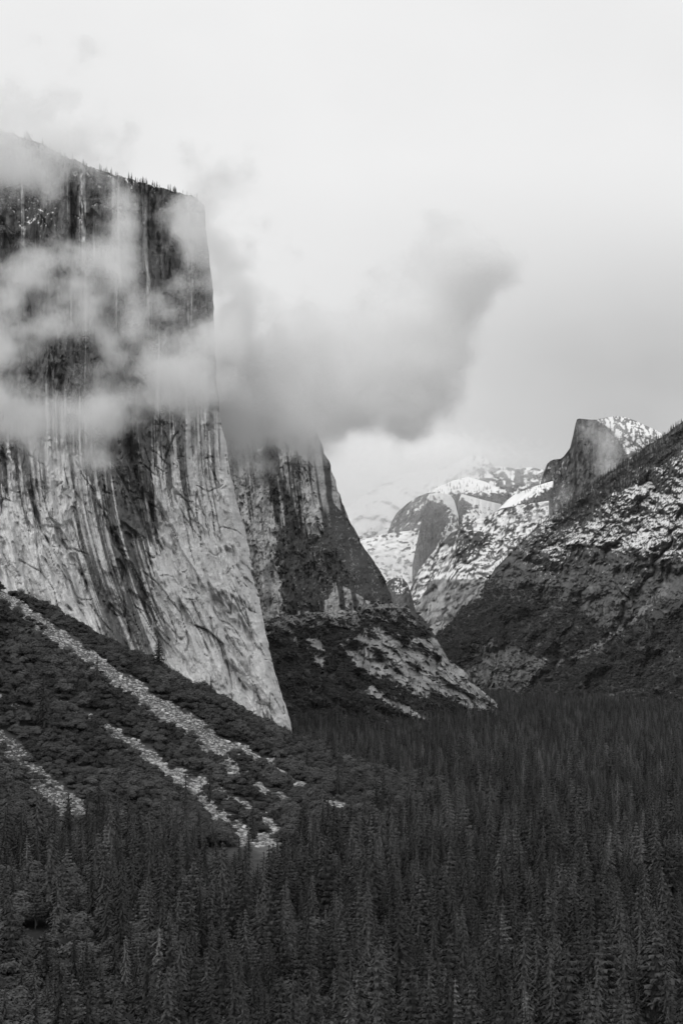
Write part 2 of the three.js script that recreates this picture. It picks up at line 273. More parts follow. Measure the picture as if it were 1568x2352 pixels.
/* ------------------------------------------------------------------ far ridges, domes and peaks */
const isSnow = (base, x, y, n, g) => n[1] + 0.7 * g > base;
const knoll = relief('rocky_knoll', 'small dark rocky knoll in the gap beside the buttress foot', {
  nx: 50, ny: 60, nb: 4, back: 300, dip: 0.3,
  sheet: byCols(880, 960, line([[880, 1345], [893, 1332], [905, 1326], [922, 1325], [935, 1340], [945, 1368], [952, 1395], [960, 1420]]), () => 1440),
  depth: (x, y) => 6600 - 1.8 * (y - 1325) + 14 * ridged(x * 0.06, y * 0.05, 3, 3) + 0.08 * (x - 918) ** 2, tone: (x, y, p, n) => { const g = fbm(x * 0.2, y * 0.2, 7, 3); return n[1] + g > 0.78 && y < 1365 ? 0.6 : 0.1 + 0.08 * g; },
});
relief('granite_rib', 'rounded pale granite rib with a dark cap beyond the gap', {
  nx: 160, ny: 150, nb: 5, back: 700, dip: 0.2,
  sheet: byCols(940, 1260, line([[940, 1420], [960, 1380], [985, 1345], [1010, 1305], [1035, 1262], [1052, 1234], [1068, 1224], [1100, 1220], [1122, 1228], [1137, 1240], [1165, 1238], [1200, 1230], [1230, 1232], [1260, 1235]]), () => 1500),
  depth: (x, y) => 7700 - 1.9 * (y - 1220) + 40 * Math.pow(clamp(ridged((x + 0.8 * (y - 1300) + 40 * fbm(x * 0.02, y * 0.02, 5, 3)) * 0.02, (y - 0.3 * x) * 0.014, 3, 3)), 2) + 30 * fbm(x * 0.045, y * 0.045, 4, 5) - 12 * Math.floor(4 * fbm(x * 0.03, y * 0.02, 7, 3)) + 0.5 * (x - 940),
  tone: (x, y, p, n) => {
    const g = fbm(x * 0.2, y * 0.2, 7, 3), w = fbm(x * 0.05, y * 0.05, 9, 3) * 14;
    if (inPoly([[1036, 1310], [1052, 1240], [1072, 1218], [1110, 1212], [1150, 1238], [1120, 1250], [1096, 1270], [1070, 1282]], x + 1.8 * w, y + 1.8 * w) && g < 0.22) return 0.09 + 0.07 * g;
    if (n[1] + 0.8 * g > 0.62 && y < 1330) return 0.7;
    return 0.3 + 0.16 * g - 0.14 * smooth(0.3, 0.8, ridged((x + 0.9 * (y - 1300) + 40 * fbm(x * 0.025, y * 0.025, 5, 3)) * 0.032, y * 0.01, 4, 3));
  },
});
relief('snowy_rib', 'slanting snow-covered rib striped with dark rock in the gap', {
  nx: 140, ny: 130, nb: 4, back: 600, dip: 0.2,
  sheet: byCols(925, 1260, line([[925, 1395], [945, 1345], [960, 1312], [990, 1272], [1020, 1240], [1050, 1208], [1075, 1196], [1110, 1190], [1150, 1168], [1190, 1160], [1260, 1150]]), () => 1430),
  depth: (x, y) => 8700 - 2.2 * (y - 1200) + 45 * Math.pow(clamp(ridged((x + 0.9 * (y - 1300) + 30 * fbm(x * 0.03, y * 0.03, 2, 3)) * 0.022, (y - x) * 0.02, 13, 4)), 2) + 34 * fbm(x * 0.07, y * 0.07, 4, 4) + 0.4 * (x - 940),
  tone: (x, y, p, n) => { const g = fbm(x * 0.14, y * 0.14, 7, 4), st = ridged((x + 0.95 * (y - 1300) + 34 * fbm(x * 0.03, y * 0.03, 2, 3)) * 0.03, (y - x) * 0.014, 24, 3); return st + 1.1 * g > 0.58 ? 0.11 + 0.08 * g : 0.72 + 0.06 * g; },
});
const snowRamp = relief('snow_field', 'bright smooth snow ramp below the far face', {
  nx: 110, ny: 80, nb: 3, back: 500, dip: 0.2,
  sheet: byCols(1080, 1270, line([[1080, 1226], [1096, 1214], [1137, 1178], [1160, 1152], [1184, 1133], [1205, 1126], [1228, 1121], [1270, 1118]]), () => 1290),
  depth: (x, y) => 9400 - 2.4 * (y - 1120) + 16 * fbm(x * 0.03, y * 0.03, 4, 3) + 10 * ridged((x + y) * 0.05, 0, 4, 2),
  tone: (x, y) => { const g = fbm(x * 0.15, y * 0.15, 3, 3); return x > 1150 && y > 1172 - (x - 1160) * 0.5 + 18 * g ? 0.06 + 0.02 * g : ridged((x + y) * 0.035, (y - x) * 0.008, 4, 2) > 0.93 ? 0.3 : 0.8; },
});
relief('granite_prow', 'rounded dark cliff face with a snow cap in the far valley', {
  nx: 90, ny: 110, nb: 4, back: 600, dip: 0.1,
  sheet: byCols(946, 1052, line([[946, 1300], [956, 1250], [966, 1205], [974, 1165], [980, 1142], [986, 1134], [1010, 1132], [1034, 1137], [1043, 1150], [1052, 1185]]), () => 1330),
  depth: (x, y) => 9700 - 0.5 * (y - 1130) + 14 * ridged(x * 0.07, y * 0.012, 3, 3) + 0.035 * (x - 985) ** 2 + 8 * fbm(x * 0.06, y * 0.06, 4, 3),
  tone: (x, y) => { const g = fbm(x * 0.1, y * 0.1, 3, 3), e = y - 1150 - 26 * g - Math.max(0, x - 1010) * 0.9; return e < 0 ? 0.74 : x > 1026 - (y - 1200) * 0.4 + 14 * g ? (fbm(x * 0.16, y * 0.1, 9, 3) > 0 ? 0.62 : 0.16) : 0.12 + 0.06 * fbm(x * 0.2, y * 0.03, 3, 3); },
});
relief('granite_wall', 'smaller dark cliff with a snowy top beside the rounded face', {
  nx: 80, ny: 70, nb: 4, back: 600, dip: 0.1,
  sheet: byCols(1034, 1150, line([[1034, 1215], [1044, 1180], [1052, 1150], [1059, 1134], [1080, 1140], [1116, 1150], [1150, 1158]]), () => 1260),
  depth: (x, y) => 9900 - 0.6 * (y - 1130) + 12 * ridged(x * 0.07, y * 0.012, 8, 3) + 0.02 * (x - 1060) ** 2,
  tone: (x, y) => { const g = fbm(x * 0.1, y * 0.1, 13, 3), e = y - 1148 - 18 * g - Math.max(0, x - 1064) * 0.35; return e < 0 || (x + 40 * g > 1088 - (y - 1160) * 0.6 && y < 1230 && fbm(x * 0.2, y * 0.2, 5, 3) < 0.2) ? 0.72 : 0.11 + 0.05 * g; },
});
relief('misty_cliff', 'faint grey cliff below the snow ridge in the far valley', {
  nx: 70, ny: 70, nb: 3, back: 600, dip: 0.1,
  sheet: byCols(890, 1010, line([[890, 1222], [900, 1196], [912, 1176], [935, 1156], [955, 1142], [980, 1132], [1010, 1128]]), () => 1250),
  depth: (x, y) => 10600 - 0.7 * (y - 1130) + 20 * ridged((x + 0.5 * y) * 0.05, y * 0.02, 8, 3), tone: (x, y, p, n) => { const g = fbm(x * 0.12, y * 0.12, 3, 3); return n[1] + g > 0.62 ? 0.66 : 0.17 + 0.1 * g; },
});
relief('snow_ledge', 'snow-covered ledges at the foot of the far cliffs', {
  nx: 90, ny: 60, nb: 3, back: 600, dip: 0.15,
  sheet: byCols(805, 1000, line([[805, 1262], [830, 1240], [870, 1230], [908, 1222], [960, 1218], [1000, 1214]]), () => 1345),
  depth: (x, y) => 10100 - 3 * (y - 1220) + 40 * ridged((x + 0.6 * y) * 0.02, (y - 0.3 * x) * 0.05, 8, 3), tone: (x, y) => { const g = fbm(x * 0.1, y * 0.14, 3, 4); return ridged((x + 0.4 * y) * 0.02, (y - 0.2 * x) * 0.05, 18, 3) + g > 0.78 ? 0.14 : 0.76; },
});
const ridge = relief('snow_ridge', 'snowy ridge dotted with trees across the far valley', {
  nx: 120, ny: 70, nb: 3, back: 900, dip: 0.1,
  sheet: byCols(960, 1270, line([[960, 1150], [985, 1128], [1012, 1116], [1040, 1104], [1075, 1095], [1116, 1107], [1168, 1132], [1200, 1128], [1230, 1116], [1270, 1104]]), () => 1230),
  depth: (x, y) => 11200 - 3.2 * (y - 1095) + 30 * fbm(x * 0.03, y * 0.04, 4, 4), tone: (x, y) => { const g = fbm(x * 0.1, y * 0.16, 3, 4); return y > 1132 + 20 * g && x > 1030 ? 0.07 : 0.76; },
});
const peak = relief('snow_mountain', 'hazy snow-covered mountain fading into cloud at the head of the valley', {
  nx: 220, ny: 120, nb: 3, back: 1500, dip: 0.2,
  sheet: byCols(760, 1330, line([[760, 1190], [800, 1165], [830, 1140], [870, 1115], [908, 1096], [950, 1082], [997, 1074], [1020, 1072], [1044, 1064], [1066, 1052], [1085, 1046], [1111, 1049], [1122, 1060], [1137, 1070], [1179, 1075], [1220, 1073], [1250, 1080], [1330, 1086]]), () => 1270),
  depth: (x, y) => 13400 - 5 * (y - 1046) + 110 * Math.pow(clamp(ridged((x - 0.9 * y) * 0.014, (y + 0.5 * x) * 0.016, 8, 3)), 2) + 26 * fbm(x * 0.05, y * 0.05, 4, 4),
  tone: (x, y, p, n) => { const g = fbm(x * 0.05, y * 0.08, 3, 5); return x > 1085 && g > 0.02 - smooth(1070, 1100, y) * 0.1 ? 0.12 : n[1] + 0.9 * g > -0.04 ? 0.8 : 0.36; },
});
// half-domed peak: sheer dark face on the left, snowy round back on the right
const domeEdge = line([[961, 1361], [982, 1397], [1008, 1418], [1044, 1439], [1100, 1452], [1200, 1470]]);
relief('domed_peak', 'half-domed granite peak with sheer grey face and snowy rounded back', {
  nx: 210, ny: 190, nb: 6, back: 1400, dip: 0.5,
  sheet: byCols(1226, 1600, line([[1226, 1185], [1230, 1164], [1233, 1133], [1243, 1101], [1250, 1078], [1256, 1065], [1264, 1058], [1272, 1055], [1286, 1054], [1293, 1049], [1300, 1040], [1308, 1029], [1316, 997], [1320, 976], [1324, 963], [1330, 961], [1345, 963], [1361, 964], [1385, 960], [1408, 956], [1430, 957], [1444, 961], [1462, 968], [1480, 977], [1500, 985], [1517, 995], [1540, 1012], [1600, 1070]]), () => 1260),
  depth: (x, y) => {
    const e = x - domeEdge(y), w = fbm(x * 0.05, y * 0.03, 5, 3), f = 12000 - 0.6 * (y - 960) + 40 * ridged((x + 10 * w) * 0.07, y * 0.012, 3, 4) + 26 * fbm(x * 0.1, y * 0.04, 6, 4) - 14 * Math.floor(4 * fbm(x * 0.05, y * 0.03, 9, 3)) + (x < 1300 ? -120 * smooth(1300, 1255, x) : 0);
    const round = 12000 + 2.0 * e + 5.0 * Math.max(0, 1000 - y) + 34 * ridged((x - 0.6 * y) * 0.06, (y + x) * 0.02, 13, 3);
    return e > 0 ? mix(f, round, smooth(0, 14, e)) : f;
  },
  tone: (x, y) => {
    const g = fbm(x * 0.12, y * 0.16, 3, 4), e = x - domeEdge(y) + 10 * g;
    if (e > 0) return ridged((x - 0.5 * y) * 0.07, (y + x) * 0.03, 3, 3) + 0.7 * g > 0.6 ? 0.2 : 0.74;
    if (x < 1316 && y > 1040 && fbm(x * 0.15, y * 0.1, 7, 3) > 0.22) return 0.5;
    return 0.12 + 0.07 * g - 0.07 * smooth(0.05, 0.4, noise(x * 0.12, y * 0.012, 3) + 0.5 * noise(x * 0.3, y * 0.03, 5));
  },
});

/* ------------------------------------------------------------------ valley floor and the debris fan at the left */
const APEX = [-542, 307, -2100], FALL = 0.53;
const toeAt = line([[-90, 600], [0, 640], [23, 690], [40, 770], [52, 805], [63, 735], [90, 650], [180, 600]]);      // how far the debris runs out, by direction
function fan(x, z) {
  const dx = x - APEX[0], dz = z - APEX[2], r = Math.hypot(dx, dz), R = toeAt(Math.atan2(dz, dx) * 57.296) + 14 * noise(x * 0.02, z * 0.02, 9), r0 = 480, h0 = APEX[1] - FALL * r0;
  return (r < r0 ? APEX[1] - FALL * r : r < R ? h0 * Math.pow(1 - (r - r0) / (R - r0), 1.35) : -(r - R) * 0.3) + 4 * fbm(x * 0.012, z * 0.012, 4, 3) * smooth(900, 500, r);
}
function ground(x, z) { const fl = 2.5 * fbm(x * 0.004, z * 0.004, 8, 3), c = fan(x, z), d = c - fl; return fl + (d > 12 ? d : 12 * Math.log(1 + Math.exp(d / 6)) / 2); }
{
  const g = new THREE.PlaneGeometry(12000, 16500, 160, 220); g.rotateX(-Math.PI / 2); g.translate(0, 0, -7750);
  const p = g.attributes.position; for (let i = 0; i < p.count; i++) { const x = p.getX(i), z = p.getZ(i); p.setY(i, ground(x, z) - 3 - (z < -4500 ? (-4500 - z) * 0.004 : 0)); }
  g.computeVertexNormals();
  tag(place(new THREE.Mesh(g, M.soil), 'ground'), 'dark valley floor under the forest', null, null, 'structure');
}
const chutes = [
  { p: [[125, 1606], [192, 1645], [230, 1664], [269, 1693], [336, 1731], [384, 1774], [451, 1827], [499, 1875], [552, 1918], [630, 1952]], w0: 6, w1: 24 },
  { p: [[394, 1765], [461, 1800], [552, 1846], [600, 1875], [655, 1918]], w0: 5, w1: 9 },
  { p: [[-10, 1366], [12, 1380], [80, 1422], [152, 1474], [224, 1524], [288, 1572], [360, 1622], [432, 1670], [480, 1702]], w0: 9, w1: 24 },
  { p: [[480, 1695], [552, 1724], [600, 1748], [672, 1796], [724, 1826], [790, 1862]], w0: 12, w1: 9 },
  { p: [[470, 1712], [528, 1760], [600, 1813], [672, 1850], [716, 1880]], w0: 14, w1: 7 },
  { p: [[-20, 1690], [40, 1740], [80, 1790], [130, 1836], [180, 1870]], w0: 24, w1: 30, dark: true },
  { p: [[0, 1600], [30, 1622], [70, 1650]], w0: 6, w1: 4 },
];
function chuteAt(x, y) { let best = -99, dark = false; const w = 24 * fbm(x * 0.028, y * 0.036, 2, 4); for (const c of chutes) { const [d, t] = distLine(c.p, x, y), e = 1.05 * mix(c.w0, c.w1, t) + w - d; if (e > best) { best = e; dark = !!c.dark; } } return [best, dark]; }
{
  const x0 = -760, x1 = 170, z0 = -2420, z1 = -1270, nx = 310, nz = 380, pos = [], col = [], idx = [];
  for (let i = 0; i <= nx; i++) for (let j = 0; j <= nz; j++) {
    const x = mix(x0, x1, i / nx), z = mix(z0, z1, j / nz), edge = Math.min(i, nx - i, j, nz - j) === 0 ? -6 : 0, y = ground(x, z) + edge + 0.7 * fbm(x * 0.15, z * 0.15, 3, 2);
    pos.push(x, y, z); const b = bearing([x, y, z]), [e, dk] = chuteAt(b[0], b[1]), g = fbm(x * 0.3, z * 0.3, 4, 3), v = e > 0 ? (dk ? 0.06 : 0.09) + 0.08 * g : 0.05 + 0.02 * g; col.push(v, v, v);
  }
  for (let i = 0; i < nx; i++) for (let j = 0; j < nz; j++) { const a = i * (nz + 1) + j, b = a + nz + 1; idx.push(a, a + 1, b, b, a + 1, b + 1); }
  const g = new THREE.BufferGeometry(); g.setAttribute('position', new THREE.Float32BufferAttribute(pos, 3)); g.setAttribute('color', new THREE.Float32BufferAttribute(col, 3)); g.setIndex(idx); g.computeVertexNormals();
  tag(place(new THREE.Mesh(g, M.rock), 'talus_slope'), 'brushy debris slope with pale rock chutes below the great wall', null, null, 'structure');
}

/* ------------------------------------------------------------------ trees: variants one unit tall, grown from whorls of tufted branches */
function soup(tris) { const g = new THREE.BufferGeometry(); g.setAttribute('position', new THREE.Float32BufferAttribute(tris, 3)); g.computeVertexNormals(); return g; }
function trunkGeo(h, r0, r1, sides = 5) { const g = new THREE.CylinderGeometry(r1, r0, h, sides, 1, true); g.translate(0, h / 2, 0); g.deleteAttribute('uv'); return g.toNonIndexed(); }
function coniferCrown(seed, { whorls = 26, arms = 6, tufts = 5, width = 0.105, bare = 0.12, droop = 0.35, ragged = 0.35, size = 0.02 } = {}) {
  const r = rng(seed), T = [];
  for (let w = 0; w < whorls; w++) {
    const q = w / (whorls - 1), y = mix(bare, 0.985, q) + (r() - 0.5) * 0.015, reach = width * Math.pow(1 - q, 0.62) * (1 - 0.35 * smooth(0.25, 0, q)) + 0.006;
    const n = Math.max(3, Math.round(arms * (1 - 0.4 * q)));
    { const R = reach * 0.3, y1 = y + 1.2 / whorls, a0 = r() * 6; for (let k = 0; k < 5; k++) { const a = a0 + k * 1.2566, b = a + 1.2566; T.push(Math.cos(b) * R, y - 0.4 / whorls, Math.sin(b) * R, Math.cos(a) * R, y - 0.4 / whorls, Math.sin(a) * R, 0, y1, 0); } }   // opaque inner cone, added to block light through the crown
    for (let k = 0; k < n; k++) {
      const a = (k + r() * 0.9) / n * 6.2832 + w * 2.4, L = reach * (1 - ragged * r()) * (r() < 0.08 ? 1.35 : 1), ca = Math.cos(a), sa = Math.sin(a);
      for (let t = 0; t < tufts; t++) {
        const f = (t + 0.4 + r() * 0.6) / tufts, cx = ca * L * f, cz = sa * L * f, cy = y - droop * L * f * f + (r() - 0.5) * 0.008, s = size * (0.75 + 0.6 * r()) * (1 - 0.45 * q);
        const b = a + (r() - 0.5) * 1.6, tx = Math.cos(b) * s * 1.25, tz = Math.sin(b) * s * 1.25, ty = -s * (0.45 + 0.6 * r()), wx = -Math.sin(b) * s * 0.55, wz = Math.cos(b) * s * 0.55;
        T.push(cx + wx, cy, cz + wz, cx - wx, cy + s * 0.25, cz - wz, cx + tx, cy + ty, cz + tz);
      }
    }
  }
  for (let k = 0; k < 4; k++) { const a = k * 1.57, s = 0.008; T.push(Math.cos(a) * s, 0.965, Math.sin(a) * s, Math.cos(a + 1.2) * s, 0.965, Math.sin(a + 1.2) * s, 0, 1, 0); }
  return soup(T);
}
function leafCrown(seed, clumps = 11, per = 150, leaf = 0.05, flat = 0.8) {   // broad crown about one unit wide and 0.9 high
  const r = rng(seed), T = [];
  for (let c = 0; c < clumps; c++) {
    const a = r() * 6.2832, rr = 0.32 * Math.sqrt(r()), cx = Math.cos(a) * rr, cz = Math.sin(a) * rr, cy = 0.34 + 0.36 * (1 - rr / 0.34) * flat + (r() - 0.5) * 0.14, R = 0.13 + 0.1 * r();
    { const core = new THREE.IcosahedronGeometry(R * 0.74, 0).attributes.position.array; for (let i = 0; i < core.length; i += 3) T.push(core[i] + cx, core[i + 1] * 0.85 + cy, core[i + 2] + cz); }  // opaque core added inside each clump to stop light passing through
    for (let i = 0; i < per; i++) {
      const z = r() * 1.5 - 0.5, b = r() * 6.2832, q = Math.sqrt(Math.max(0, 1 - z * z)), k = R * (0.72 + 0.34 * r()), nx = q * Math.cos(b), ny = z, nz = q * Math.sin(b);
      const px = cx + nx * k, py = cy + ny * k * 0.85, pz = cz + nz * k, v = new THREE.Vector3(nx + (r() - 0.5) * 1.3, ny + 0.5 + (r() - 0.5) * 1.1, nz + (r() - 0.5) * 1.3).normalize(), u = new THREE.Vector3(r() - 0.5, r() - 0.5, r() - 0.5).cross(v).normalize(), w = u.clone().cross(v), s = leaf * (0.6 + 0.7 * r());
      T.push(px + u.x * s, py + u.y * s, pz + u.z * s, px - u.x * s * 0.5 + w.x * s * 0.8, py - u.y * s * 0.5 + w.y * s * 0.8, pz - u.z * s * 0.5 + w.z * s * 0.8, px - u.x * s * 0.5 - w.x * s * 0.8, py - u.y * s * 0.5 - w.y * s * 0.8, pz - u.z * s * 0.5 - w.z * s * 0.8);
    }
  }
  return soup(T);
}
function leafTrunk(seed) {
  const r = rng(seed), parts = [trunkGeo(0.34, 0.028, 0.018)];
  for (let k = 0; k < 4; k++) { const g = trunkGeo(0.34, 0.014, 0.005, 4); g.rotateZ(0.7 + 0.3 * r()); g.rotateY(k * 1.57 + r()); g.translate(0, 0.24, 0); parts.push(g); }
  return mergeGeometries(parts);
}
const pines = [0, 1].map((k) => ({ crown: coniferCrown(150 + k, { width: [0.2, 0.23][k], bare: [0.38, 0.3][k], whorls: [13, 11][k], ragged: 0.6, droop: -0.15, tufts: 8, arms: 8, size: 0.036 }), trunk: trunkGeo(0.97, 0.013, 0.003) }));
const conifers = [0, 1, 2, 3, 4, 5].map((k) => ({ crown: coniferCrown(100 + k, { width: [0.16, 0.18, 0.15, 0.2, 0.17, 0.14][k], bare: [0.1, 0.16, 0.2, 0.08, 0.26, 0.14][k], whorls: [19, 18, 21, 17, 15, 22][k], ragged: [0.3, 0.4, 0.35, 0.45, 0.55, 0.3][k], droop: [0.4, 0.5, 0.3, 0.3, 0.25, 0.6][k], tufts: 9, arms: 8, size: 0.025 }), trunk: trunkGeo(0.97, 0.011, 0.002) }));
conifers.push(...pines);
const lowConifer = [0, 1, 2].map((k) => coniferCrown(200 + k, { whorls: 12, arms: 5, tufts: 2, width: 0.13, size: 0.05, bare: 0.08 }));
const oaks = [0, 1, 2, 3].map((k) => ({ crown: leafCrown(300 + k, 12, 170, 0.045), trunk: leafTrunk(310 + k) }));
const bushes = [0, 1, 2, 3].map((k) => leafCrown(320 + k, [9, 7, 11, 6][k], 120, 0.044, [0.7, 1, 0.5, 1.2][k]));

function mass(name, label) { return tag(place(new THREE.Group(), name), label, null, null, 'stuff'); }    // one object for what is past counting
function instanced(name, geo, mat, list, label, parent) {    // list of [x, y, z, height, turn, spread]
  const m = new THREE.InstancedMesh(geo, mat, list.length); if (parent) { m.name = name; parent.add(m); } else place(m, name);
  const q = new THREE.Quaternion(), up = new THREE.Vector3(0, 1, 0), M4 = new THREE.Matrix4();
  list.forEach(([x, y, z, h, a, w = 1, tint], i) => { m.setMatrixAt(i, M4.compose(new THREE.Vector3(x, y, z), q.setFromAxisAngle(up, a), new THREE.Vector3(h * w, h, h * w))); if (tint !== undefined) m.setColorAt(i, grey(tint)); });
  m.castShadow = m.receiveShadow = true; m.userData.kind = 'stuff';
  return parent ? m : tag(m, label, null, null, 'stuff');
}
const protos = new Map();
function treeThing(kind, parts, mats, spot, name, label, category, group) {
  const key = kind; let o = protos.get(key);
  if (!o) { o = new THREE.Group(); const t = new THREE.Mesh(parts.trunk, mats[0]); t.name = 'trunk'; const c = new THREE.Mesh(parts.crown, mats[1]); c.name = 'crown'; o.add(t, c); protos.set(key, o); }
  const c = o.clone(); const [x, y, z, h, a, w = 1] = spot; c.position.set(x, y, z); c.scale.set(h * w, h, h * w); c.rotation.y = a;
  place(c, name); return tag(c, label, category, group);
}

/* single trees the photograph lets one point to: [sheet x of foot, distance, height, width factor, variant, tone, label] */
function footOf(x, y, D0, D1) { let best = null, e = 1e9; for (let D = D0; D < D1; D += 4) { const X = ((x - 784) / F) * D / CP, g = ground(X, -D), b = bearing([X, g, -D]); if (Math.abs(b[1] - y) < e) { e = Math.abs(b[1] - y); best = [X, g, -D]; } } return best; }
const soloPine = coniferCrown(501, { width: 0.27, whorls: 26, bare: 0.1, ragged: 0.3, size: 0.04, tufts: 9, arms: 10, droop: 0.1 });
const thinPine = coniferCrown(502, { width: 0.2, whorls: 16, bare: 0.25, ragged: 0.6, size: 0.026, tufts: 5, arms: 6, droop: 0.1 });
const tallPine = coniferCrown(503, { width: 0.17, whorls: 24, bare: 0.12, ragged: 0.4, size: 0.03, tufts: 9, arms: 8, droop: 0.2 });
const droopPine = coniferCrown(504, { width: 0.22, whorls: 18, bare: 0.2, ragged: 0.3, size: 0.034, tufts: 7, arms: 8, droop: 0.55 });
const soloTrunk = trunkGeo(0.97, 0.016, 0.003);
const solos = [   // sheet x, distance, height
  [366, 2100, 40, soloPine, M.needlesDark, 'lone dark pine on the brush ridge against the pale cliff base'],
  [486, 2105, 29, thinPine, M.needlesDark, 'thin ragged pine on the ridge right of the lone pine'],
  [103, 1760, 52, tallPine, M.needlesDark, 'tall dark pine rising from brush above the bright rock chute'],
  [767, 1990, 36, tallPine, M.needlesDark, 'tall dark conifer at the right end of the brush slope'],
  [484, 1640, 30, tallPine, M.needles[1], 'slim pine standing over the lower end of the bright rock chute'],
  [582, 1480, 32, tallPine, M.needles[1], 'dark pine in front of the foot of the bright rock chute'],
];
const soloSpots = [];
for (const [x, D, h, geo, mat, label] of solos) { const X = ((x - 784) / F) * D, p = [X, ground(X, -D), -D]; soloSpots.push(p); treeThing(label, { crown: geo, trunk: soloTrunk }, [M.bark, mat], [p[0], p[1] - 0.4, p[2], h, x, 1], 'pine_tree', label, 'pine tree'); }
{ // paler trees near the bottom of the forest
  const pale = [[372, 2330, 36, droopPine, 'pale pine with drooping layered branches in the lower left forest'], [800, 2470, 30, conifers[4].crown, 'pale-topped conifer at the bottom centre of the forest'], [1198, 2480, 31, conifers[3].crown, 'pale conifer with a flat light top at lower right'], [1040, 2460, 33, conifers[4].crown, 'light ragged conifer at the bottom right of centre']];
  for (const [x, y, h, geo, label] of pale) { const p = footOf(x, y, 600, 1400); soloSpots.push(p); treeThing(label, { crown: geo, trunk: soloTrunk }, [M.bark, M.needlesPale], [p[0], p[1] - 0.4, p[2], h, x, 1.05], 'pale_conifer', label, 'conifer'); }
}

